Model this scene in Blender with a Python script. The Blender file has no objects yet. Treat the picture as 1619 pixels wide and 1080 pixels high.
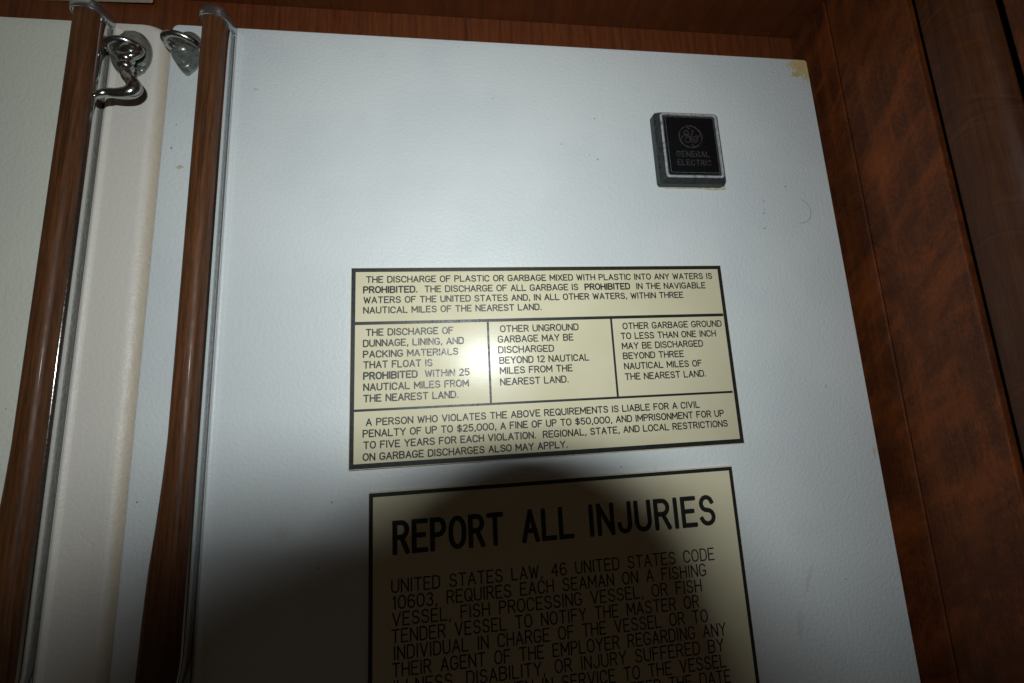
import bpy, bmesh, math, random
from mathutils import Vector, Matrix
random.seed(7)
C = bpy.context.scene.collection
S = 0.001                                    # everything below is measured in millimetres

# ------------------------------------------------------------------ camera, world, flash, exposure
scn = bpy.context.scene
yaw, pitch, roll = 0.1143, 0.1503, -0.0482
F_PX = 610.584
CAM = Vector((65.227, -221.687, -79.398))
fwd = Vector((math.sin(yaw)*math.cos(pitch), math.cos(yaw)*math.cos(pitch), math.sin(pitch)))
r0 = Vector((math.cos(yaw), -math.sin(yaw), 0)); u0 = r0.cross(fwd)
right = r0*math.cos(roll) + u0*math.sin(roll)
upv = -r0*math.sin(roll) + u0*math.cos(roll)
ROT = Matrix((right, upv, -fwd)).transposed()
cam = bpy.data.cameras.new('camera'); cam_ob = bpy.data.objects.new('view_camera', cam); C.objects.link(cam_ob)
cam.sensor_width = 36; cam.lens = F_PX/1619*36; cam.clip_start = 0.002; cam.clip_end = 50
cam_ob.matrix_world = Matrix.Translation(CAM*S) @ ROT.to_4x4()
scn.camera = cam_ob
w = bpy.data.worlds.new('World'); scn.world = w; w.use_nodes = True
bg = w.node_tree.nodes['Background']; bg.inputs[0].default_value = (1.0, 0.78, 0.58, 1); bg.inputs[1].default_value = 0.019
FLASH = Vector((52, -330, -20))
fl = bpy.data.lights.new('flash', 'AREA'); fl.shape = 'RECTANGLE'; fl.size = 26*S; fl.size_y = 12*S
fl.energy = 0.75; fl.spread = math.radians(152); fl.color = (0.94, 1.0, 1.0)
fl_ob = bpy.data.objects.new('flash', fl); C.objects.link(fl_ob)
fl_ob.matrix_world = Matrix.Translation(FLASH*S) @ ROT.to_4x4() @ Matrix.Rotation(math.radians(-4), 4, 'X')
scn.view_settings.view_transform = 'Standard'; scn.view_settings.look = 'None'
scn.view_settings.exposure = 0; scn.view_settings.gamma = 1; scn.view_settings.use_curve_mapping = False
scn.cycles.max_bounces = 8; scn.cycles.caustics_reflective = False; scn.cycles.sample_clamp_indirect = 1.5

# ------------------------------------------------------------------ material helpers
class N:
    def __init__(self, name):
        self.m = bpy.data.materials.new(name); self.m.use_nodes = True
        self.t = self.m.node_tree; self.p = self.t.nodes['Principled BSDF']
        tc = self.t.nodes.new('ShaderNodeTexCoord')
        mp = self.t.nodes.new('ShaderNodeMapping'); mp.inputs['Scale'].default_value = (1/S, 1/S, 1/S)
        self.t.links.new(tc.outputs['Object'], mp.inputs['Vector']); self.co = mp.outputs[0]   # millimetres
    def l(self, a, b): self.t.links.new(a, b)
    def put(self, v, sock):
        if isinstance(v, (int, float)): sock.default_value = v
        elif isinstance(v, tuple): sock.default_value = v if len(v) == 4 or sock.type == 'VECTOR' else (*v, 1)
        else: self.l(v, sock)
    def scale(self, s, rot=(0,0,0), loc=(0,0,0)):
        mp = self.t.nodes.new('ShaderNodeMapping'); mp.inputs['Scale'].default_value = s
        mp.inputs['Rotation'].default_value = rot; mp.inputs['Location'].default_value = loc
        self.l(self.co, mp.inputs[0]); return mp.outputs[0]
    def noise(self, vec, scale, detail=3, rough=.5, dist=0):
        n = self.t.nodes.new('ShaderNodeTexNoise'); self.l(vec, n.inputs['Vector'])
        n.inputs['Scale'].default_value = scale; n.inputs['Detail'].default_value = detail
        n.inputs['Roughness'].default_value = rough; n.inputs['Distortion'].default_value = dist
        return n.outputs['Fac']
    def voro(self, vec, scale):
        n = self.t.nodes.new('ShaderNodeTexVoronoi'); self.l(vec, n.inputs['Vector']); n.inputs['Scale'].default_value = scale
        return n.outputs['Distance'], n.outputs['Color']
    def math(self, op, a, b=0.0, c=0.0, clamp=False):
        n = self.t.nodes.new('ShaderNodeMath'); n.operation = op; n.use_clamp = clamp
        self.put(a, n.inputs[0]); self.put(b, n.inputs[1]); self.put(c, n.inputs[2]); return n.outputs[0]
    def step(self, v, lo, hi, a=0., b=1.):
        n = self.t.nodes.new('ShaderNodeMapRange'); n.interpolation_type = 'SMOOTHSTEP'
        self.put(v, n.inputs[0]); n.inputs[1].default_value = lo; n.inputs[2].default_value = hi
        n.inputs[3].default_value = a; n.inputs[4].default_value = b; return n.outputs[0]
    def ramp(self, v, stops):
        n = self.t.nodes.new('ShaderNodeValToRGB'); e = n.color_ramp.elements
        while len(e) < len(stops): e.new(.5)
        for k, (p, c) in zip(e, stops): k.position = p; k.color = (*c, 1)
        self.l(v, n.inputs[0]); return n.outputs[0]
    def mix(self, f, a, b, mode='MIX'):
        n = self.t.nodes.new('ShaderNodeMix'); n.data_type = 'RGBA'; n.blend_type = mode
        self.put(f, n.inputs['Factor']); self.put(a, n.inputs[6]); self.put(b, n.inputs[7]); return n.outputs[2]
    def xyz(self):
        n = self.t.nodes.new('ShaderNodeSeparateXYZ'); self.l(self.co, n.inputs[0]); return n.outputs
    def bump(self, h, strength, dist):
        n = self.t.nodes.new('ShaderNodeBump'); n.inputs['Strength'].default_value = strength
        n.inputs['Distance'].default_value = dist*S; self.l(h, n.inputs['Height']); self.l(n.outputs[0], self.p.inputs['Normal']); return n
    def set(self, **k):
        for a, v in k.items(): self.put(v, self.p.inputs[{'color': 'Base Color', 'rough': 'Roughness', 'metal': 'Metallic', 'coat': 'Coat Weight', 'coat_rough': 'Coat Roughness', 'spec': 'Specular IOR Level', 'aniso': 'Anisotropic'}[a]])
        return self.m

def enamel(name, base, warm, stain=False, edge=None, marks=()):
    n = N(name)
    big = n.noise(n.co, .012, 3, .5); mid = n.noise(n.co, .09, 4, .6)
    col = n.mix(n.step(big, .38, .62), base, warm)
    col = n.mix(n.step(mid, .55, .8, 0, .22), col, (base[0]*.86, base[1]*.83, base[2]*.78))
    # specks and little nicks
    d, c = n.voro(n.co, .045); sp = n.t.nodes.new('ShaderNodeSeparateColor'); n.l(c, sp.inputs[0])
    m = n.math('MULTIPLY', n.step(d, .014, .026, 1, 0), n.math('GREATER_THAN', sp.outputs[0], .35))
    col = n.mix(n.math('MULTIPLY', m, .75), col, (.14, .12, .09))
    sc = n.scale((.05, 1, .012), (0, .5, 0)); d2, c2 = n.voro(sc, 1.0)
    sp2 = n.t.nodes.new('ShaderNodeSeparateColor'); n.l(c2, sp2.inputs[0])
    m2 = n.math('MULTIPLY', n.step(d2, .02, .06, 1, 0), n.math('GREATER_THAN', sp2.outputs[0], .72))
    col = n.mix(n.math('MULTIPLY', m2, .3), col, (.33, .25, .15))
    x, y, z = n.xyz()
    wob = n.noise(n.co, .55, 4, .65); wob2 = n.noise(n.scale((1, 1, 1), loc=(31, 0, 57)), .55, 4, .65)
    def blot(col, x0, z0, rx, rz, lean, tint, amt):     # one mark on the paint, with a ragged edge
        u = n.math('ADD', n.math('SUBTRACT', x, x0), n.math('MULTIPLY', n.math('SUBTRACT', z, z0), -lean))
        u = n.math('DIVIDE', n.math('ADD', u, n.math('MULTIPLY', n.math('SUBTRACT', wob, .5), rx*3)), rx)
        v_ = n.math('DIVIDE', n.math('ADD', n.math('SUBTRACT', z, z0), n.math('MULTIPLY', n.math('SUBTRACT', wob2, .5), rz*3)), rz)
        d_ = n.math('ADD', n.math('MULTIPLY', u, u), n.math('MULTIPLY', v_, v_))
        return n.mix(n.step(d_, .35, 1.1, amt, 0), col, tint)
    for a in marks: col = blot(col, *a)
    if edge is not None:      # handled, pinker strip by the handle; tan band along the rounded right edge
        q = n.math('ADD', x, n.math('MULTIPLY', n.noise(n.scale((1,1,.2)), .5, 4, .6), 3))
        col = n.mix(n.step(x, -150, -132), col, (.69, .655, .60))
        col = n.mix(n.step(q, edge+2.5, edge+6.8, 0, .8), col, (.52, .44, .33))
    if stain:
        ST = (.62, .48, .20)
        for q in ((313.5, 148, 7, 11, 0, ST, .9), (307, 150.5, 7.5, 5.5, .2, ST, .85), (305.5, 142.5, 4, 2.6, 0, (.55, .41, .16), .85), (297, 154.8, 9, 1.3, 0, ST, .6), (309, 146.5, 2, 3, .4, (.50, .40, .22), .4)): col = blot(col, *q)
        # pale ring where a magnet or cup has rubbed
        ex = n.math('SUBTRACT', x, 289.7); ez = n.math('SUBTRACT', z, 37.4)
        rr = n.math('SQRT', n.math('ADD', n.math('MULTIPLY', ex, ex), n.math('MULTIPLY', ez, ez)))
        ring = n.math('MULTIPLY', n.step(n.math('ABSOLUTE', n.math('SUBTRACT', rr, 8.7)), .12, .38, 1, 0), n.step(n.math('ADD', ex, n.math('MULTIPLY', ez, -.25)), -3, 4))
        col = n.mix(n.math('MULTIPLY', ring, .62), col, (.2, .19, .19))
    h = n.math('ADD', n.noise(n.co, .48, 2.5, .55), n.math('MULTIPLY', n.noise(n.co, 1.5, 2), .35))
    n.bump(h, .62, .5)
    return n.set(color=col, rough=n.step(n.noise(n.co, .3, 4), .3, .7, .40, .50), spec=.45)

def wood(name, dark, mid, light, grain='z', fig=0.0, rough=.3, coat=.25, gscale=1.0, rings=False):
    n = N(name)
    k = {'x': (.035, 1, 1), 'y': (1, .035, 1), 'z': (1, 1, .035)}[grain]
    v = n.scale(tuple(a*gscale for a in k))
    g1 = n.noise(v, .28, 5, .6, .6); g2 = n.noise(v, 1.5, 6, .7, .3); g3 = n.noise(v, 4.5, 3, .6)
    f = n.math('ADD', n.math('MULTIPLY', g1, .6), n.math('MULTIPLY', g2, .4))
    col = n.ramp(f, [(.34, dark), (.5, mid), (.66, light)])
    if fig:   # ribbon figure: soft oblique patches of lighter, redder timber over a finely mottled ground
        fine = n.noise(n.scale((1, 1, .45)), 1.1, 4, .7); 
        col = n.mix(.6, col, n.ramp(fine, [(.3, dark), (.52, mid), (.75, tuple((p+q)/2 for p, q in zip(mid, light)))]))
        keep = n.co; n.co = n.scale((1, 1, 1), (.9, 0, 0)); fv = n.scale((1, .36, 1.0)); n.co = keep
        b = n.math('ADD', n.math('MULTIPLY', n.noise(fv, .075, 3, .55, .5), .8), n.math('MULTIPLY', fine, .2))
        col = n.mix(n.step(b, .42, .70, 0, fig), col, light, 'MIX')
        col = n.mix(n.step(n.noise(n.scale((1, 1, .7), loc=(50, 7, 0)), .03, 3, .5, .4), .44, .68, 0, fig*.75), col, dark, 'MIX')
    if rings:   # growth rings crossing a rounded edge as upturned arcs
        x, y, z = n.xyz(); yy = n.math('ADD', y, 66)
        zz = n.math('SUBTRACT', z, n.math('MULTIPLY', n.math('MULTIPLY', yy, yy), -.03))
        cv = n.t.nodes.new('ShaderNodeCombineXYZ'); n.l(zz, cv.inputs[2]); n.l(n.math('MULTIPLY', y, .12), cv.inputs[1])
        q = n.noise(cv.outputs[0], .04, 3, .6)
        col = n.mix(n.step(n.math('ABSOLUTE', n.math('SUBTRACT', q, .53)), .003, .014, .3, 0), col, tuple(c*1.2 for c in light))
        col = n.mix(n.step(n.math('ABSOLUTE', n.math('SUBTRACT', q, .56)), .004, .02, .3, 0), col, dark)
    pore = n.step(g3, .58, .74, 0, .62 if not fig else .3)
    col = n.mix(pore, col, tuple(c*.3 for c in dark))
    n.bump(n.math('SUBTRACT', g2, n.math('MULTIPLY', pore, .8)), .16, .25)
    return n.set(color=col, rough=n.step(n.noise(n.co, .12, 4), .3, .7, rough-.06, rough+.1), coat=coat, coat_rough=.12, spec=.3)

def plain(name, col, rough, metal=0.0, var=.12, spec=.5, bump=0.0):
    n = N(name); q = n.noise(n.co, .35, 5, .65)
    c2 = tuple(c*(1-var*2.2) for c in col)
    c = n.mix(n.step(q, .42, .75), col, c2)
    if bump: n.bump(n.noise(n.co, 1.4, 4), bump, .3)
    return n.set(color=c, rough=n.step(n.noise(n.co, .9, 5, .7), .3, .75, rough*.75, rough*1.5), metal=metal, spec=spec)

def placard_mat(name, col, deep):
    n = N(name)
    st = n.scale((.02, 1, 2.2)); br = n.noise(st, 3.0, 3, .6)          # faint horizontal brushing left by the engraver's polish
    big = n.noise(n.co, .03, 3)
    c = n.mix(n.step(big, .35, .65), col, deep)
    c = n.mix(n.step(n.noise(n.co, .5, 5, .7), .6, .8, 0, .15), c, tuple(a*.55 for a in deep))
    n.bump(n.math('ADD', n.math('MULTIPLY', br, .4), n.math('ADD', n.noise(n.co, .10, 2), n.math('MULTIPLY', n.noise(n.scale((1,1,.4)), .028, 1), 4))), .14, .35)
    return n.set(color=c, rough=n.step(br, .3, .7, .27, .35), spec=.5)

M = {}
DK, TN = (.10, .085, .07), (.42, .31, .15)
MARKS = [(px, pz, .42+.2*((i*7) % 3), .38+.16*((i*5) % 3), 0, DK, .62) for i, (px, pz) in enumerate([(-99.1, 87.9), (-100.7, 72.9), (129, 82.1), (147, 75), (152.2, 72), (265, 44.2), (264.6, 38.3), (263.7, 35.6), (262.4, 24.9), (302.1, -110.3), (-8.2, -127.7), (-14, -159.2), (85.8, 113), (282.6, 55)])]
MARKS += [(-95.5, 61.2, 2.2, 1.2, .3, TN, .6), (-57.4, 113, 1.8, .9, .4, TN, .5), (148.2, -151.4, 2.5, 1.2, 0, TN, .3), (256, -190, 1.4, 9, .45, TN, .24), (246.8, -211.7, 2.4, 8, .2, TN, .16), (-32.6, -141.6, 4, 4, 0, TN, .16), (287.7, -80.3, .8, 2, 0, TN, .4), (313.4, -122, 1.2, 4, 0, TN, .35)]
M['white'] = enamel('white_enamel', (.665, .70, .71), (.62, .66, .675), True, marks=MARKS)
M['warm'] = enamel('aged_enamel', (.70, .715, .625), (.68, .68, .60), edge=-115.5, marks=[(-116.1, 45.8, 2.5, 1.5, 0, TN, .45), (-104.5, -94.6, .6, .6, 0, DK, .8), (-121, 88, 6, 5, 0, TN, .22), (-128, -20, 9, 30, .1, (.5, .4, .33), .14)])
M['grip'] = wood('walnut_grip', (.024, .010, .004), (.092, .034, .012), (.165, .060, .020), 'z', 0, .46, .05, 2.0)
M['side'] = wood('figured_mahogany', (.030, .008, .0025), (.078, .020, .005), (.22, .052, .008), 'z', .6, .55, .0, .6)
M['rail'] = wood('mahogany_rail', (.06, .015, .005), (.125, .033, .010), (.18, .05, .014), 'z', .0, .5, .02, 1.0)
M['soffit'] = wood('mahogany_soffit', (.040, .010, .004), (.10, .027, .008), (.16, .044, .011), 'y', .25, .5, .02, 1.0)
M['chrome'] = plain('worn_chrome', (.50, .52, .52), .19, 1.0, .15)
M['cast'] = plain('pitted_chrome', (.34, .37, .345), .34, .75, .25, bump=.1)
M['cap'] = plain('satin_chrome_cap', (.58, .62, .64), .22, .95, .05)
M['trim'] = plain('smooth_chrome', (.80, .82, .82), .10, 1.0, .04)
M['cream'] = placard_mat('cream_laminate', (.70, .65, .465), (.665, .615, .425))
M['edge'] = plain('cut_laminate_edge', (.34, .31, .24), .5)
M['black'] = plain('black_core', (.016, .018, .018), .4, 0, .2, spec=.45)
M['badge'] = plain('tarnished_badge_body', (.040, .048, .048), .40, .3, .3, bump=.2)
M['rim'] = plain('scuffed_silver', (.50, .50, .52), .45, .3, .32, bump=.35)
M['gloss'] = plain('black_gloss', (.006, .007, .008), .12, 0, .1)
M['mark'] = plain('dull_emblem', (.055, .047, .046), .5, .3, .45)
M['gasket'] = plain('dark_rubber', (.02, .018, .016), .7)
M['glue'] = plain('old_adhesive', (.55, .49, .38), .6, 0, .2)
M['panel'] = plain('cream_panel', (.70, .66, .50), .4, 0, .1)
M['cambody'] = plain('camera_black', (.02, .02, .02), .5)
M['glass'] = plain('lens_glass', (.01, .01, .014), .05)

# ------------------------------------------------------------------ mesh helpers (mm)
class MB:
    def __init__(self): self.v = []; self.f = []
    def add(self, vs, fs):
        o = len(self.v); self.v += [tuple(a) for a in vs]; self.f += [tuple(i+o for i in f) for f in fs]
    def box(self, x0, x1, y0, y1, z0, z1, bev=0, seg=2):
        bm = bmesh.new(); bmesh.ops.create_cube(bm, size=1)
        for v in bm.verts: v.co = Vector((x0+(v.co.x+.5)*(x1-x0), y0+(v.co.y+.5)*(y1-y0), z0+(v.co.z+.5)*(z1-z0)))
        if bev: bmesh.ops.bevel(bm, geom=bm.edges[:], offset=bev, segments=seg, affect='EDGES', profile=.5)
        self.bm(bm)
    def bm(self, bm):
        bm.verts.index_update(); self.add([v.co.copy() for v in bm.verts], [[v.index for v in f.verts] for f in bm.faces]); bm.free()
    def loft(self, loops, cap0=True, cap1=True):
        n = len(loops[0]); vs = [p for L in loops for p in L]; fs = []
        for i in range(len(loops)-1):
            for j in range(n):
                k = (j+1) % n; fs.append((i*n+j, i*n+k, (i+1)*n+k, (i+1)*n+j))
        if cap0: fs.append(tuple(reversed(range(n))))
        if cap1: fs.append(tuple((len(loops)-1)*n+j for j in range(n)))
        self.add(vs, fs)
    def tube(self, pts, rad, n=14, sub=5, flat=1.0):
        P = [Vector(p) for p in pts]; R = rad if isinstance(rad, list) else [rad]*len(P)
        Q, RR = [], []                                      # Catmull-Rom smoothing
        for i in range(len(P)-1):
            a, b, c, d = P[max(i-1,0)], P[i], P[i+1], P[min(i+2,len(P)-1)]
            for s in range(sub):
                t = s/sub
                Q.append(.5*((2*b)+(c-a)*t+(2*a-5*b+4*c-d)*t*t+(3*b-a-3*c+d)*t**3)); RR.append(R[i]*(1-t)+R[i+1]*t)
        Q.append(P[-1]); RR.append(R[-1])
        loops = []; up = Vector((.13, .31, .94)); 
        for i, q in enumerate(Q):
            T = (Q[min(i+1,len(Q)-1)]-Q[max(i-1,0)]).normalized()
            a = (up - T*up.dot(T)).normalized(); b = T.cross(a); up = a
            loops.append([q+a*(RR[i]*math.cos(2*math.pi*k/n))+b*(RR[i]*flat*math.sin(2*math.pi*k/n)) for k in range(n)])
        T0 = (Q[1]-Q[0]).normalized(); T1 = (Q[-1]-Q[-2]).normalized()
        def shr(L, c, d, k): return [c+d+(p-c)*k for p in L]
        loops = [shr(loops[0], Q[0], -T0*RR[0]*.85, .35), shr(loops[0], Q[0], -T0*RR[0]*.5, .83)] + loops + [shr(loops[-1], Q[-1], T1*RR[-1]*.5, .83), shr(loops[-1], Q[-1], T1*RR[-1]*.85, .35)]
        self.loft(loops)
    def ball(self, c, r, sx=1, sy=1, sz=1):
        bm = bmesh.new(); bmesh.ops.create_uvsphere(bm, u_segments=24, v_segments=14, radius=1)
        for v in bm.verts: v.co = Vector((c[0]+v.co.x*r*sx, c[1]+v.co.y*r*sy, c[2]+v.co.z*r*sz))
        self.bm(bm)
    def build(self, name, m, parent=None, smooth=None, loc=(0,0,0)):
        me = bpy.data.meshes.new(name)
        me.from_pydata([(x*S, y*S, z*S) for x, y, z in self.v], [], self.f)
        bm = bmesh.new(); bm.from_mesh(me); bmesh.ops.recalc_face_normals(bm, faces=bm.faces[:]); bm.to_mesh(me); bm.free()
        me.materials.append(m)
        if smooth:
            me.polygons.foreach_set('use_smooth', [True]*len(me.polygons)); me.set_sharp_from_angle(angle=math.radians(smooth))
        o = bpy.data.objects.new(name, me); C.objects.link(o); o.location = Vector(loc)*S
        if parent: o.parent = parent
        return o

def thing(name, label, cat, loc=(0,0,0), group=None):
    o = bpy.data.objects.new(name, None); C.objects.link(o); o.location = Vector(loc)*S; o.empty_display_size = .02
    o['label'] = label; o['category'] = cat
    if group: o['group'] = group
    return o
def tag(o, label, cat):
    o['label'] = label; o['category'] = cat; return o

# ------------------------------------------------------------------ cabinet of figured wood round the refrigerator
SX, SZ, RY = 330.5, 198.0, 22.0
cab = thing('cabinet', 'dark reddish wooden cabinet recess enclosing the top and right side of the refrigerator', 'cabinet', (0, RY, -700))
def cpart(name, mb, m, label=None, smooth=None):
    o = mb.build(name, m, cab, smooth, (0, -RY, 700))
    if label: o['label'] = label
    return o
b = MB(); b.box(-520, SX-.1, RY, RY+18, 161, SZ-.3, .6); cpart('back_rail', b, M['rail'])
b = MB(); b.box(-520, SX+14, -118, RY+20, SZ, SZ+18, .6); cpart('soffit', b, M['soffit'])
b = MB(); b.box(SX, SX+18, -7.3, RY+420, -700, SZ-.3, .7); cpart('side_board', b, M['side'])
b = MB(); b.box(SX, SX+18, -52, -8.0, -700, SZ-.3, .7); cpart('side_board', b, M['side'])
b = MB(); b.box(SX+5, SX+18, -56, -52.2, -700, SZ-.3); cpart('shadow_gap', b, M['gasket'], 'dark gap between side board and post')
# post with a softly rounded face and a rounded outer edge
prof = [(SX+18, -55.2), (SX+1.2, -55.2)]
for i in range(13):
    t = i/12; yy = -55.6-17*t; prof.append((SX+.4-1.6*math.sin(math.pi*min(1, t*1.05)), yy))
for i in range(1, 8):
    a = i/7*math.pi/2; prof.append((SX+.6+9*(1-math.cos(a)), -72.6-9*math.sin(a)))
prof += [(SX+18, -81.6)]
b = MB(); b.loft([[(x, y, z) for x, y in prof] for z in (-700, SZ-.3)]); cpart('post', b, wood('post_mahogany', (.030, .009, .003), (.056, .017, .005), (.088, .027, .007), 'z', .0, .5, .03, .8, rings=True), smooth=40)
b = MB(); b.box(SX+10.2, SX+17.8, -87, -81.7, -700, SZ-.3); cpart('shadow_gap', b, M['gasket'], 'dark recess outside the post')
b = MB(); b.box(SX+.5, SX+18, -118, -86.5, -700, SZ-.3, 1.2); cpart('outer_board', b, M['side'])

# cream panel under the soffit, top left
b = MB(); b.box(-210, 0, -88, 0, -7.6, 0, 1.2)
o = b.build('ceiling_panel', M['panel'], None, 30, (-134, 20.4, SZ-.2)); o.rotation_euler = (0, 0, math.radians(-2.2)); o.location.y = 19.8*S
tag(o, 'pale cream panel fixed under the wooden soffit, its corner showing above the left door', 'panel')

# ------------------------------------------------------------------ refrigerator
fr = thing('refrigerator', 'white enamelled refrigerator with two doors and long wooden grip handles', 'refrigerator', (0, 48, -700))
def fpart(name, mb, m, smooth=None, label=None, parent=fr):
    o = mb.build(name, m, parent, smooth, (0, -48, 700) if parent is fr else (0, 0, 0))
    if label: o['label'] = label
    return o
b = MB(); b.box(-440, 320, 48, 520, -700, 153, 3); fpart('body', b, M['warm'])
b = MB(); b.box(-430, 312, 42, 47.9, -694, 149, 2); fpart('gasket', b, M['gasket'])

def door(x0, x1, z0, z1, wl, wr, wt, dep=5.0, cr=(4, 4), ytop=41.5):
    """rounded slab: each edge rolls over with its own width"""
    mb = MB(); loops = []
    def loop(k, y):       # k = 1 outermost .. 0 front face
        a, c, t = x0+wl*(1-k), x1-wr*(1-k), z1-wt*(1-k); bt = z0+2*(1-k); P = []
        rl, rr = cr
        for i in range(7):
            g = math.pi/2*(1-i/6); P.append((c-rr+rr*math.cos(g), y, t-rr+rr*math.sin(g)))
        P += [(c, y, bt), (a, y, bt)]
        for i in range(7):
            g = math.pi-math.pi/2*i/6; P.append((a+rl+rl*math.cos(g), y, t-rl+rl*math.sin(g)))
        return P
    loops.append(loop(1, ytop)); 
    for i in range(9):
        g = math.pi/2*i/8; loops.append(loop(math.cos(g), dep*(1-math.sin(g))))
    mb.loft(loops); return mb
dl = door(-438, -109.2, -690, 155.2, 3, 7.0, 2.2, 7.5, (5, 8))
dr = door(-107.6, 317.1, -690, 155.9, 2.4, 1.6, 1.6, 4.0, (3.5, 2.2))
def bead(mb, x0, x1, h, z0, z1):
    L = []
    for z in (z0, z1):
        L.append([(x0+(x1-x0)*i/8, -h*math.sin(math.pi*i/8)+.3, z) for i in range(9)])
    mb.loft(L)
bead(dr, -70.5, -66.6, 1.7, -215, 150); bead(dl, -137.8, -133.6, 1.7, -215, 149)
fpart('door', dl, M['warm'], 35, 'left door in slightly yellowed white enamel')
fpart('door', dr, M['white'], 35, 'right door with the placards and a yellow stain in its top corner')

def e_left(z):
    T = [(-90, 0), (-110, .9), (-130, 2.2), (-151, 4.0), (-171, 4.9), (-191, 5.4), (-230, 6.5)]
    if z >= -90: return 0
    for (a, p), (c, q) in zip(T, T[1:]):
        if z >= c: return p+(q-p)*(a-z)/(a-c)
    return 6.5
def e_right(z): return 0 if z > -194 else min(7, (-194-z)*.16)
def dsec(z, grow=0.0, n=22):
    """D section of the wooden grip, centre (-77.4,-6)"""
    P = []
    for i in range(n+1):
        a = math.radians(-8 + 196*i/n)
        ca, sa = math.cos(a), math.sin(a); e = 2/2.7
        x = -77.4+(6.3+grow)*math.copysign(abs(ca)**e, ca); y = -6-(6.2+grow)*math.copysign(abs(sa)**e, sa)
        if x < -77.4: x = -77.4+(x+77.4)*(1+e_left(z)/6.3)
        else: x = -77.4+(x+77.4)*.84-e_right(z)
        P.append((x, y, z))
    return P
def handle(dx):
    zs = [151.5, 120, 60, 0, -60, -90, -100, -110, -120, -130, -140, -151, -161, -171, -181, -191, -197, -205, -215, -225]
    ch = MB()                                             # chrome channel = the handle part's own mesh
    L = []
    for z in zs:
        el, er = e_left(z), e_right(z)
        L.append([(-71-er, .2, z), (-71-er, -3.6, z), (-71.1-er, -4.6, z), (-71.5-er, -5.5, z), (-72.1-er, -6.2, z), (-72.9-er, -6.6, z), (-73.4-er, -6.5, z), (-73.6-er, -3, z), (-82.6-el, -3, z), (-82.6-el, -4.9, z), (-83.4-el, -4.9, z), (-83.7-el, -4.2, z), (-83.7-el, .2, z)])
    ch.loft([[(x, y, z) for x, y, z in l] for l in L])
    h = ch.build('handle', M['trim'], fr, 30, (dx, -48, 700))
    g = MB(); g.loft([dsec(z) for z in zs]); g.build('grip', M['grip'], h, 40)
    k = MB(); k.box(-71.05, -70.55, -.3, .2, -215, 149); k.build('seam', plain('grimy_seam', (.13, .12, .11), .6), h)
    c = MB(); R = []
    for z, k in ((149.6, .5), (149.2, .9), (149.3, 1.25), (149.9, 1.5), (154.9, 1.5), (155.6, 1.1), (155.8, .4), (155.9, -2.2)):
        sec = dsec(149, k); R.append([(-77.4+(x+77.4)/.84 if x > -77.4 else x, y, z) for x, y, _ in sec]+[(-84.2-k*.6, .2, z), (-70.5+k*.6, .2, z)])
    c.loft(R); c.build('end_cap', M['cap'], h, 40)
    return h
h0 = handle(0)
h1 = h0.copy(); C.objects.link(h1); h1.location.x = -67.3*S
for ch in list(h0.children):
    k = ch.copy(); C.objects.link(k); k.parent = h1
h0['label'] = 'wooden handle on the right door'; h1['label'] = 'wooden handle on the left door'

# ------------------------------------------------------------------ stroke lettering
def arc(cx, cy, rx, ry, a0, a1, n=10):
    return [(cx+rx*math.cos(math.radians(a0+(a1-a0)*i/n)), cy+ry*math.sin(math.radians(a0+(a1-a0)*i/n))) for i in range(n+1)]
def obox(w, h0, h1, n=6, k=.5):   # rounded O shape, closed
    r = w/2; ry = min((h1-h0)/2, r*1.25)
    return arc(r, h1-ry, r, ry, 0, 180, 12)+arc(r, h0+ry, r, ry, 180, 360, 12)+[(w, h1-ry)]
G = {}
def glyph(c, w, *s): G[c] = (w, s)
W0 = .62
glyph('A', .66, [(0,0),(.33,1),(.66,0)], [(.11,.33),(.55,.33)])
glyph('B', W0, [(0,0),(0,1),(.36,1)]+arc(.36,.77,.23,.23,90,-90)[1:]+[(0,.54)], [(.36,.54)]+arc(.36,.27,.26,.27,90,-90)[1:]+[(0,0)])
glyph('C', W0, [(.62,.72)]+arc(.31,.70,.31,.30,20,180)+arc(.31,.30,.31,.30,180,340))
glyph('D', W0, [(0,0),(0,1),(.3,1)]+arc(.3,.68,.32,.32,90,0)[1:]+arc(.3,.32,.32,.32,0,-90)+[(0,0)])
glyph('E', .56, [(.56,1),(0,1),(0,0),(.56,0)], [(0,.52),(.46,.52)])
glyph('F', .54, [(.54,1),(0,1),(0,0)], [(0,.52),(.44,.52)])
glyph('G', .64, arc(.32,.70,.32,.30,25,180)+arc(.32,.30,.32,.30,180,360)+[(.64,.44),(.36,.44)])
glyph('H', W0, [(0,0),(0,1)], [(.62,0),(.62,1)], [(0,.52),(.62,.52)])
glyph('I', .06, [(.03,0),(.03,1)])
glyph('J', .5, [(.5,1),(.5,.27)]+arc(.25,.26,.25,.26,0,-180))
glyph('K', W0, [(0,0),(0,1)], [(.6,1),(0,.36)], [(.2,.57),(.62,0)])
glyph('L', .54, [(0,1),(0,0),(.54,0)])
glyph('M', .74, [(0,0),(0,1),(.37,.28),(.74,1),(.74,0)])
glyph('N', W0, [(0,0),(0,1),(.62,0),(.62,1)])
glyph('O', .66, obox(.66,0,1))
glyph('P', .58, [(0,0),(0,1),(.32,1)]+arc(.32,.74,.26,.26,90,-90)[1:]+[(0,.48)])
glyph('Q', .66, obox(.66,0,1), [(.38,.28),(.68,-.04)])
glyph('R', .6, [(0,0),(0,1),(.32,1)]+arc(.32,.75,.26,.25,90,-90)[1:]+[(0,.5)], [(.32,.5),(.6,0)])
glyph('S', .6, arc(.3,.755,.27,.245,15,270)[0:]+arc(.3,.255,.3,.255,90,-165)[1:])
glyph('T', W0, [(0,1),(.62,1)], [(.31,1),(.31,0)])
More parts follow.
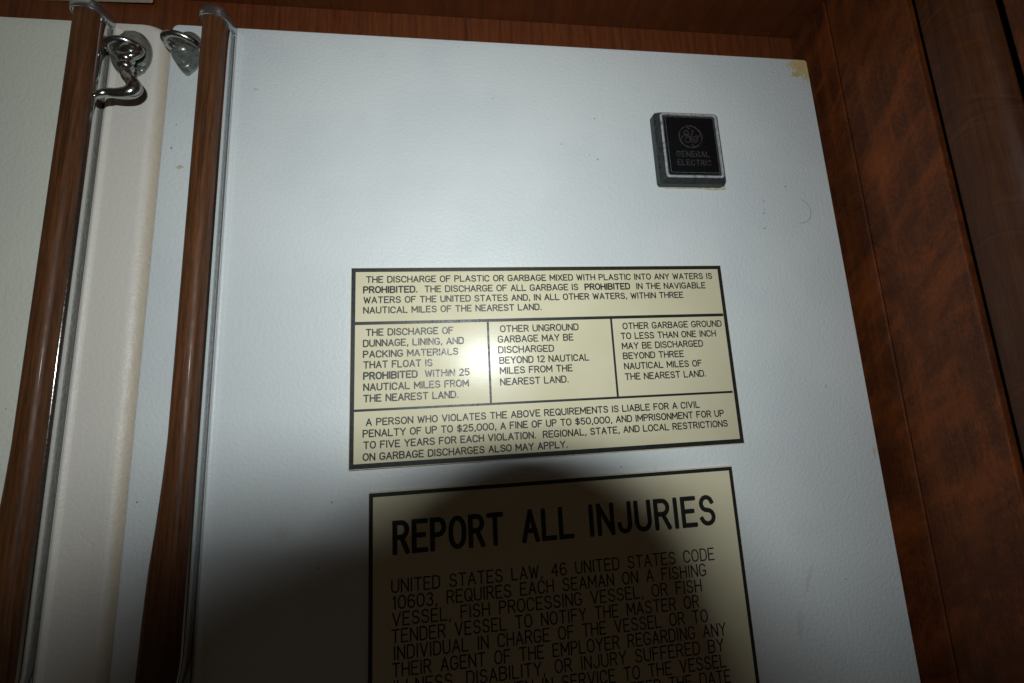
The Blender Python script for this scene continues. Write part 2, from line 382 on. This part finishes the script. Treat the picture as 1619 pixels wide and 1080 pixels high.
glyph('U', W0, [(0,1),(0,.3)]+arc(.31,.3,.31,.3,180,360)[1:]+[(.62,1)])
glyph('V', .66, [(0,1),(.33,0),(.66,1)])
glyph('W', .86, [(0,1),(.22,0),(.43,.85),(.64,0),(.86,1)])
glyph('X', W0, [(0,0),(.62,1)], [(0,1),(.62,0)])
glyph('Y', .64, [(0,1),(.32,.48),(.64,1)], [(.32,.48),(.32,0)])
glyph('.', .1, [(.03,.03),(.07,.03)])
glyph(',', .14, [(.09,.06),(.03,-.14)])
glyph('$', .6, *[ [ (x, .08+y*.84) for x, y in G['S'][1][0] ], [(.3,-.08),(.3,1.08)] ])
glyph('0', .62, obox(.62,0,1))
glyph('1', .22, [(0,.8),(.16,1),(.16,0)])
glyph('2', .56, arc(.28,.73,.27,.27,160,-20)+[(0,0),(.56,0)])
glyph('3', .56, arc(.27,.76,.24,.24,150,-90), arc(.27,.27,.28,.27,90,-155))
glyph('4', .6, [(.44,0),(.44,1),(0,.3),(.6,.3)])
glyph('5', .56, [(.52,1),(.06,1),(.03,.55)]+arc(.27,.32,.28,.32,125,-155))
glyph('6', .58, arc(.29,.68,.29,.32,35,180)+[(0,.3)], arc(.29,.3,.29,.3,0,360,16))

def stroke(mb, pts, width, y, h, X, flat=False):
    """one engraved stroke: a ribbon with a flat top and bevelled flanks; X maps (u,v)->(x,z)"""
    P = [Vector(X(*p)) for p in pts]; Q = [P[0]]
    for p in P[1:]:
        if (p-Q[-1]).length > 1e-4: Q.append(p)
    if len(Q) < 2: return
    closed = (Q[0]-Q[-1]).length < width*.2 and len(Q) > 8
    runs = [[Q[0]]]
    for i in range(1, len(Q)):
        runs[-1].append(Q[i])
        if i < len(Q)-1 and (Q[i]-Q[i-1]).angle(Q[i+1]-Q[i]) > math.radians(48): runs.append([Q[i]])
    for ri, q in enumerate(runs):
        n = len(q); sec = []
        for i in range(n):
            t = (q[min(i+1,n-1)]-q[max(i-1,0)])
            if closed and len(runs) == 1 and i in (0, n-1): t = q[1]-q[-2]
            t.normalize(); sec.append((q[i], Vector((-t.y, t.x)), 1.0))
        t0 = (q[1]-q[0]).normalized(); t1 = (q[-1]-q[-2]).normalized(); r = width/2
        if not (closed and len(runs) == 1):
            ks = ((1.0, .12), (.86, .5), (.5, .86)) if not flat else ((1.0, .72), (.86, .9))
            sec = [(q[0]-t0*(r*a), sec[0][1], w_) for a, w_ in ks]+sec+[(q[-1]+t1*(r*a), sec[-1][1], w_) for a, w_ in reversed(ks)]
        vs, fs = [], []; hh = h*(1+.07*ri)+random.uniform(0, .006)
        for c, nn, k in sec:
            for s, d in ((-1, 0), (-.78, hh), (.78, hh), (1, 0)):
                q2 = c+nn*(s*r*k); vs.append((q2.x, y-d, q2.y))
        for i in range(len(sec)-1):
            for j in range(3): fs.append((i*4+j, i*4+j+1, i*4+5+j, i*4+4+j))
        fs += [(0, 1, 2, 3), tuple(len(sec)*4-4+j for j in (3, 2, 1, 0))]
        mb.add(vs, fs)

def line(mb, text, x0, x1, z, cap, width, y=-2.0, h=.07, gap=.24, space=.5, bold=(), flat=False, asp=1.0, jit=.0):
    pos, u = [], 0.0; i = 0
    for c in text:
        if c == ' ': u += space; continue
        pos.append((c, u)); u += G[c][0]+(gap if c not in '.,' else gap*.9)
    u -= gap; k = (x1-x0)/u
    words = text.split(); ci = 0; bidx = set(); j = 0
    for wd in words:
        for _ in wd:
            if wd.strip('.,') in bold: bidx.add(j)
            j += 1
    for n, (c, cu) in enumerate(pos):
        dz = random.uniform(-jit, jit)
        for si, s in enumerate(G[c][1]):
            stroke(mb, s, width*(1.22 if n in bidx else 1), y, h*(1+.12*si), lambda a, b_: (x0+(cu+a)*k, z+dz+b_*cap), flat)

def frame_bar(mb, x0, x1, z0, z1, y, h): mb.box(x0, x1, y-h, y+.05, z0, z1)

# ------------------------------------------------------------------ upper placard
TH = 1.7
def placard(name, label, X0, X1, Z0, Z1, bw, rot):
    t = thing(name, label, 'placard', (X0, 0, Z0))
    t.rotation_euler = (0, rot, 0)
    W, H = X1-X0, Z0-Z1
    b = MB(); b.box(0, W, -TH, .15, -H, 0, .35, 2); b.build('plate', M['cream'], t, 30)
    b = MB()
    e = .45
    frame_bar(b, e, W-e, -bw, -e, -TH, .06); frame_bar(b, e, W-e, -H+e, -H+bw*1.12, -TH, .06)
    frame_bar(b, e, bw, -H+bw*1.12, -bw, -TH, .055); frame_bar(b, W-bw, W-e, -H+bw*1.12, -bw, -TH, .055)
    return t, b, W, H
t1, bd, W1, H1 = placard('placard', 'wide cream engraved placard on garbage discharge, divided into five ruled panels', .3, 227.3, -.7, -112.0, 2.7, -.0012)
ox, oz = .3, -.7
frame_bar(bd, 2.7, 224.1, -33.2+oz*0-.1+.7-.8, -33.2+.7+.9, -TH, .05)
frame_bar(bd, 2.7, 223.6, -81.1+.7-.65, -81.1+.7+.65, -TH, .05)
for xc in (76.8, 151.15): frame_bar(bd, xc-ox-.62, xc-ox+.62, -81.1+.7+.65, -33.2+.7-.9, -TH, .05)
bd.build('border', M['black'], t1)
UP = [("THE DISCHARGE OF PLASTIC OR GARBAGE MIXED WITH PLASTIC INTO ANY WATERS IS", 8.98, 220.05, -9.55, 3.4),
("PROHIBITED.  THE DISCHARGE OF ALL GARBAGE IS  PROHIBITED  IN THE NAVIGABLE", 7.44, 214.76, -15.6, 3.45),
("WATERS OF THE UNITED STATES AND, IN ALL OTHER WATERS, WITHIN THREE", 7.66, 199.06, -21.55, 3.4),
("NAUTICAL MILES OF THE NEAREST LAND.", 7.55, 108.74, -27.45, 3.4),
("THE DISCHARGE OF", 9.00, 56.63, -40.2, 3.5), ("DUNNAGE, LINING, AND", 7.59, 62.42, -46.3, 3.5),
("PACKING MATERIALS", 7.65, 59.11, -52.4, 3.5), ("THAT FLOAT IS", 7.84, 44.59, -58.3, 3.5),
("PROHIBITED  WITHIN 25", 7.89, 65.13, -64.35, 3.5), ("NAUTICAL MILES FROM", 7.95, 64.48, -70.5, 3.5),
("THE NEAREST LAND.", 8.01, 58.46, -76.6, 3.5),
("OTHER UNGROUND", 84.02, 130.33, -40.2, 3.55), ("GARBAGE MAY BE", 82.51, 126.76, -46.25, 3.55), ("DISCHARGED", 82.40, 114.61, -52.45, 3.55),
("BEYOND 12 NAUTICAL", 82.83, 135.33, -58.5, 3.5), ("MILES FROM THE", 82.86, 124.91, -64.4, 3.5), ("NEAREST LAND.", 82.77, 122.04, -70.8, 3.55),
("OTHER GARBAGE GROUND", 158.28, 222.16, -40.4, 3.5), ("TO LESS THAN ONE INCH", 156.60, 217.58, -46.5, 3.5), ("MAY BE DISCHARGED", 156.73, 208.17, -52.5, 3.5),
("BEYOND THREE", 156.83, 194.90, -58.5, 3.45), ("NAUTICAL MILES OF", 156.96, 205.87, -64.6, 3.45), ("THE NEAREST LAND.", 156.83, 207.70, -70.9, 3.5),
("A PERSON WHO VIOLATES THE ABOVE REQUIREMENTS IS LIABLE FOR A CIVIL", 9.41, 201.20, -89.2, 3.4),
("PENALTY OF UP TO $25,000, A FINE OF UP TO $50,000, AND IMPRISONMENT FOR UP", 7.82, 216.10, -95.2, 3.45),
("TO FIVE YEARS FOR EACH VIOLATION.  REGIONAL, STATE, AND LOCAL RESTRICTIONS", 8.21, 217.67, -101.2, 3.4),
("ON GARBAGE DISCHARGES ALSO MAY APPLY.", 7.94, 118.80, -107.3, 3.35)]
lt = MB()
for k, (s, a, c, z, cap) in enumerate(UP):
    line(lt, s, a-ox, c-ox, z-oz, cap, (.70 if k not in (4,5,6,7,9,10) else .74), -TH-.001, .05, bold=('PROHIBITED',), space=.46, jit=.05)
lt.build('lettering', M['black'], t1)
t1.rotation_euler.z = .0095; t1.location.y = -1.08*S

# ------------------------------------------------------------------ lower placard
t2, bd, W2, H2 = placard('placard', 'cream engraved placard headed REPORT ALL INJURIES, mostly in shadow below the wider one', 10.5, 216.8, -124.0, -412.0, 2.5, -.002)
bd.build('border', M['black'], t2)
ox, oz = 10.5, -124.0
lt = MB()
for s, a, c in (('REPORT', 23.5, 80), ('ALL', 91.4, 118.6), ('INJURIES', 128.7, 201.8)):
    line(lt, s, a-ox+.6, c-ox-.3, -154.5-oz, 14.3, 2.55, -TH-.001, .09, gap=.34, flat=True)
lt.build('heading', M['black'], t2)
LO = [("UNITED STATES LAW, 46 UNITED STATES CODE", 22.5, 198.7, -173.6), ("10603, REQUIRES EACH SEAMAN ON A FISHING", 23.2, 192.8, -181.4),
("VESSEL, FISH PROCESSING VESSEL, OR FISH", 22.9, 189.1, -189.15), ("TENDER VESSEL TO NOTIFY THE MASTER OR", 22.5, 186.6, -196.95),
("INDIVIDUAL IN CHARGE OF THE VESSEL OR TO", 23.6, 190.7, -204.55), ("THEIR AGENT OF THE EMPLOYER REGARDING ANY", 22.8, 200.4, -212.25),
("ILLNESS, DISABILITY, OR INJURY SUFFERED BY", 23.4, 198.0, -219.95), ("THE SEAMAN WHEN IN SERVICE TO THE VESSEL", 23.4, 198.2, -227.7),
("NOT LATER THAN SEVEN DAYS AFTER THE DATE", 23.4, 199.8, -235.3), ("ON WHICH THE ILLNESS, DISABILITY, OR INJURY", 23.4, 199, -243), ("AROSE.", 23.4, 48, -250.7)]
lt = MB()
for s, a, c, z in LO: line(lt, s, a-ox, c-ox, z-oz, 5.9, .76, -TH-.001, .05, gap=.26, space=.72, jit=.06)
lt.build('lettering', plain('brown_fill', (.026, .019, .014), .5, 0, .25, spec=.3), t2)  # fill slightly lighter and browner than the heading's black

# ------------------------------------------------------------------ maker's badge (part of the refrigerator)
def rrect(x0, x1, z0, z1, r, y, n=5):
    P = []
    for cx, cz, a in ((x1-r, z1-r, 0), (x0+r, z1-r, 90), (x0+r, z0+r, 180), (x1-r, z0+r, 270)):
        for i in range(n+1):
            g = math.radians(a+90*i/n); P.append((cx+r*math.cos(g), y, cz+r*math.sin(g)))
    return P
BX0, BX1, BZ0, BZ1 = 190.7, 236.4, 52.9, 103.6
b = MB(); b.loft([rrect(BX0, BX1, BZ0, BZ1, 2.5, .2), rrect(BX0+.1, BX1-.1, BZ0+.1, BZ1-.1, 2.5, -4.4), rrect(BX0+.9, BX1-.9, BZ0+.8, BZ1-.8, 2.5, -5.6), rrect(BX0+2.2, BX1-3.2, BZ0+2.2, BZ1-2.4, 2, -7.9)])
bdg = fpart('badge', b, M['badge'], 25, 'square dark badge near the top of the right door')
FX0, FX1, FZ0, FZ1 = 193.3, 232.6, 55.3, 100.6
b = MB()
b.loft([rrect(FX0, FX1, FZ0, FZ1, 2, -7.6), rrect(FX0, FX1, FZ0, FZ1, 2, -8.3), rrect(FX0+.3, FX1-.3, FZ0+.3, FZ1-.3, 1.8, -8.7), rrect(FX0+1.15, FX1-1.15, FZ0+1.15, FZ1-1.15, 1.5, -8.7), rrect(FX0+1.5, FX1-1.5, FZ0+1.5, FZ1-1.5, 1.3, -7.7)], cap1=False)
b.build('rim', M['rim'], bdg, 25)
b = MB(); b.loft([rrect(FX0+1.4, FX1-1.4, FZ0+1.4, FZ1-1.4, 1.3, -7.0), rrect(FX0+1.4, FX1-1.4, FZ0+1.4, FZ1-1.4, 1.3, -7.8), rrect(FX0+2.5, FX1-2.5, FZ0+2.5, FZ1-2.5, 1.2, -7.9), rrect(FX0+2.8, FX1-2.8, FZ0+2.8, FZ1-2.8, 1.2, -8.5), rrect(FX0+3.5, FX1-3.5, FZ0+3.5, FZ1-3.5, 1.2, -8.8)])
b.build('face_plate', M['gloss'], bdg, 25)
b = MB()
b.loft([rrect(FX0+2.95, FX1-2.95, FZ0+2.95, FZ1-2.95, 1.2, -8.3), rrect(FX0+2.95, FX1-2.95, FZ0+2.95, FZ1-2.95, 1.2, -8.72), rrect(FX0+3.3, FX1-3.3, FZ0+3.3, FZ1-3.3, 1.1, -8.78), rrect(FX0+3.4, FX1-3.4, FZ0+3.4, FZ1-3.4, 1.1, -8.6)], cap0=False, cap1=False)
b.build('inner_line', plain('dull_silver_line', (.16, .17, .17), .4, .6, .3), bdg)
b = MB(); YF = -8.79
ecx, ecz, er = 212.4, 83.6, 7.7
I = lambda u, v: (ecx+u*er, ecz+v*er)
stroke(b, arc(0, 0, 1, 1, 0, 360, 40), .95, YF, .08, I)
for a in (0, 90, 180, 270):                       # four little curls inside the ring
    ca, sa = math.cos(math.radians(a+8)), math.sin(math.radians(a+8))
    R2 = lambda u, v, ca=ca, sa=sa: I(u*ca-v*sa, u*sa+v*ca)
    stroke(b, [(.97, .16), (.86, .06), (.76, -.02), (.72, -.12)], .7, YF, .1, R2)
# script capitals, intertwined
stroke(b, arc(-.34, .36, .2, .19, -60, 250, 14)+[(-.1, .06), (-.08, -.25)]+arc(-.3, -.32, .24, .22, 20, -200, 14)+[(-.36, -.08), (-.12, .0)], .75, YF, .1, I)
stroke(b, [(-.62, .1), (-.5, .02), (-.34, .1), (-.2, .3)], .6, YF, .09, I)
stroke(b, [(.16, .56), (.3, .5), (.24, .34), (.1, .26)]+arc(.3, -.2, .3, .34, 130, 380, 18)+arc(.36, -.16, .16, .16, 20, 300, 12), .75, YF, .11, I)
stroke(b, [(.42, .16), (.6, .12), (.66, -.04)], .6, YF, .09, I)
line(b, 'GENERAL', 201.6, 223.6, 69.6, 3.5, .72, YF, .08, gap=.34)
line(b, 'ELECTRIC', 201.6, 224.1, 63.6, 3.5, .72, YF, .08, gap=.34)
b.build('emblem', M['mark'], bdg)
b = MB(); b.loft([[(x, .1, z) for x, z in q] for q in [[(BX0+3, BZ0+1), (BX0+1, BZ0-.2), (BX0+6, BZ0-.9), (222, BZ0-.8), (229, BZ0-1.6), (238.2, BZ0-1.3), (238.8, BZ0+1), (238.3, BZ0+4), (BX1-2, BZ0+5)]]]+[[(x, -.5, z) for x, z in [(BX0+3, BZ0+1), (BX0+1.3, BZ0), (BX0+6, BZ0-.6), (222, BZ0-.5), (229, BZ0-1.2), (237.8, BZ0-.9), (238.3, BZ0+1), (237.8, BZ0+3.6), (BX1-2, BZ0+5)]]])
b.build('adhesive', M['glue'], bdg, 40)

# ------------------------------------------------------------------ eye plate on the right door
def plate_loops(pts, y0, th):
    c = Vector((sum(p[0] for p in pts)/len(pts), 0, sum(p[1] for p in pts)/len(pts)))
    def L(k, y): return [((p[0]-c.x)*k+c.x, y, (p[1]-c.z)*k+c.z) for p in pts]
    return [L(1, y0), L(1, y0-th*.55), L(.95, y0-th*.9), L(.86, y0-th)]
def smooth_poly(P, n=6):
    out = []; m = len(P)
    for i in range(m):
        a, b_, c, d = [Vector(P[(i+k-1) % m]) for k in range(4)]
        for s in range(n):
            t = s/n; q = .5*((2*b_)+(c-a)*t+(2*a-5*b_+4*c-d)*t*t+(3*b_-a-3*c+d)*t**3); out.append((q.x, q.y))
    return out
eye = thing('eye_plate', 'small chrome teardrop eye plate on the right door, left of its wooden handle', 'eye plate', (-96, 0, 134))
def rel(ps, o): return [(x-o[0], y-o[1], z-o[2]) for x, y, z in ps]
EO = (-96, 0, 134)
pl = smooth_poly([(-94.6, 120.2), (-90.4, 125), (-87.2, 134), (-88.2, 143), (-93.5, 148.6), (-99.5, 147.5), (-104, 141), (-104.6, 133), (-100.4, 125.2), (-97, 120.8)])
b = MB(); b.loft([rel(l, EO) for l in plate_loops(pl, .2, 2.6)]); b.ball((-99.0+96, -2.2, 136-134), 3.2, 1.3, .7, .9); b.build('plate', M['cast'], eye, 40)
b = MB(); b.tube(rel([(-103.0, -.5, 137.2), (-104.8, -4.5, 138), (-103.6, -7.6, 138.4), (-99.2, -9.2, 138.6), (-94.6, -8.2, 138.6), (-91.0, -5, 138.4), (-89.4, -.5, 138.2)], EO), [2.6, 2.2, 1.9, 1.7, 1.8, 2.1, 2.5], 16, 6, 1.2); b.build('loop', M['chrome'], eye, 60)
b = MB(); b.tube([(-95.4+96+2.3*math.cos(a), -2.7, 125.8-134+2.3*math.sin(a)) for a in [2*math.pi*i/12 for i in range(13)]], .75, 8, 3); b.ball((-95.4+96, -2.5, 125.8-134), 1.3, 1, .3, 1); b.build('screw', M['cast'], eye, 40)

# ------------------------------------------------------------------ hook on the left door
HO = (-126, 0, 132)
hk = thing('door_hook', 'chrome cabin hook hanging from its round plate on the left door', 'door hook', HO)
ov = [(-126.2+10.6*math.cos(a), 132+15.2*math.sin(a)) for a in [2*math.pi*i/40 for i in range(40)]]
def dome(k, y): return [((x+126.2)*k, y, (z-132)*k) for x, z in ov]
b = MB(); b.loft([dome(1, .2), dome(1, -1.4), dome(.96, -2.2), dome(.84, -2.9), dome(.6, -3.6), dome(.3, -4)]); b.build('plate', M['cast'], hk, 50)
b = MB(); b.tube(rel([(-133.0, -2, 130.5), (-134, -5.5, 131), (-132, -8.6, 131.8), (-127.6, -9.6, 132.8), (-123.2, -8, 133.6), (-120.4, -4.5, 133.6), (-119.4, -2, 133.2)], HO), [2.4, 2, 1.8, 1.7, 1.8, 2, 2.3], 16, 6, 1.15); b.build('loop', M['chrome'], hk, 60)
b = MB()
ring = [(-121.6+4.6*math.cos(a), -7+3.4*math.sin(a)*.6, 127.6+5.0*math.sin(a)) for a in [2*math.pi*i/14 for i in range(15)]]
b.tube(rel(ring, HO), 2.2, 14, 4)
b.ball((-121+126, -8.0, 127.2-132), 5.0, 1.0, .75, .95)
b.ball((-121.8+126, -8.4, 121.4-132), 3.6, 1.05, 1, .8); b.ball((-121.4+126, -8.6, 116.6-132), 3.5, 1.05, 1, .85); b.ball((-120.6+126, -8.6, 112-132), 3.0, 1.05, 1, .8)
b.tube(rel([(-121.8, -8.4, 123), (-121.2, -8.6, 114), (-119.6, -9, 109.4), (-116.6, -9.4, 106.2), (-114.8, -9.8, 102.2), (-116.6, -10.4, 98.8), (-121, -11, 97.4), (-126, -11.8, 97), (-128.8, -13, 95), (-129.8, -14.5, 92.4)], HO), [2.6, 2.7, 2.9, 3.4, 3.5, 3.2, 2.7, 2.3, 1.9, 1.3], 16, 6)
b.build('hook', M['chrome'], hk, 60)
b = MB(); b.ball((-119.4+126, -2.2, 121.2-132), 2.2, 1, .5, 1); b.ball((-128.4+126, -2.2, 144-132), 2.2, 1, .5, 1); b.build('screw', M['cast'], hk, 40)

# ------------------------------------------------------------------ the camera that takes the flash picture (behind the viewpoint)
cm = thing('camera', 'black camera with raised flash facing the refrigerator doors', 'camera', CAM)
cm.rotation_euler = ROT.to_euler()
b = MB(); b.box(-85, 95, -66, 58, 75, 140, 8, 4); b.ball((-16, 15, 60), 1, 36, 40, 18); b.build('body', M['cambody'], cm, 40)  # rounded bulge beside the lens is added, out of view, to cast the lower-left shadow
lens = MB(); NL = 48
def circ(r, z): return [(r*math.cos(2*math.pi*i/NL), r*math.sin(2*math.pi*i/NL), z) for i in range(NL)]
lens.loft([circ(35, 60), circ(35, 30), circ(37, 29), circ(37, 6), circ(36.3, 4.5), circ(32, 4.5), circ(31, 8)]); ln = lens.build('lens_barrel', M['cambody'], cm, 40)
g = MB(); g.loft([circ(30.6, 8.2), circ(18, 6.2), circ(9, 5.2), circ(2, 4.9)]); g.build('front_glass', M['glass'], ln, 60)
# flash head just behind the lamp
fm = Matrix.Translation(CAM*S) @ ROT.to_4x4(); fp = (fm.inverted() @ (FLASH*S))/S
b = MB(); b.box(fp.x-20, fp.x+20, 36.2, fp.y+11, fp.z+1.5, fp.z+24, 2.5); b.build('flash_head', M['cambody'], cm, 40)
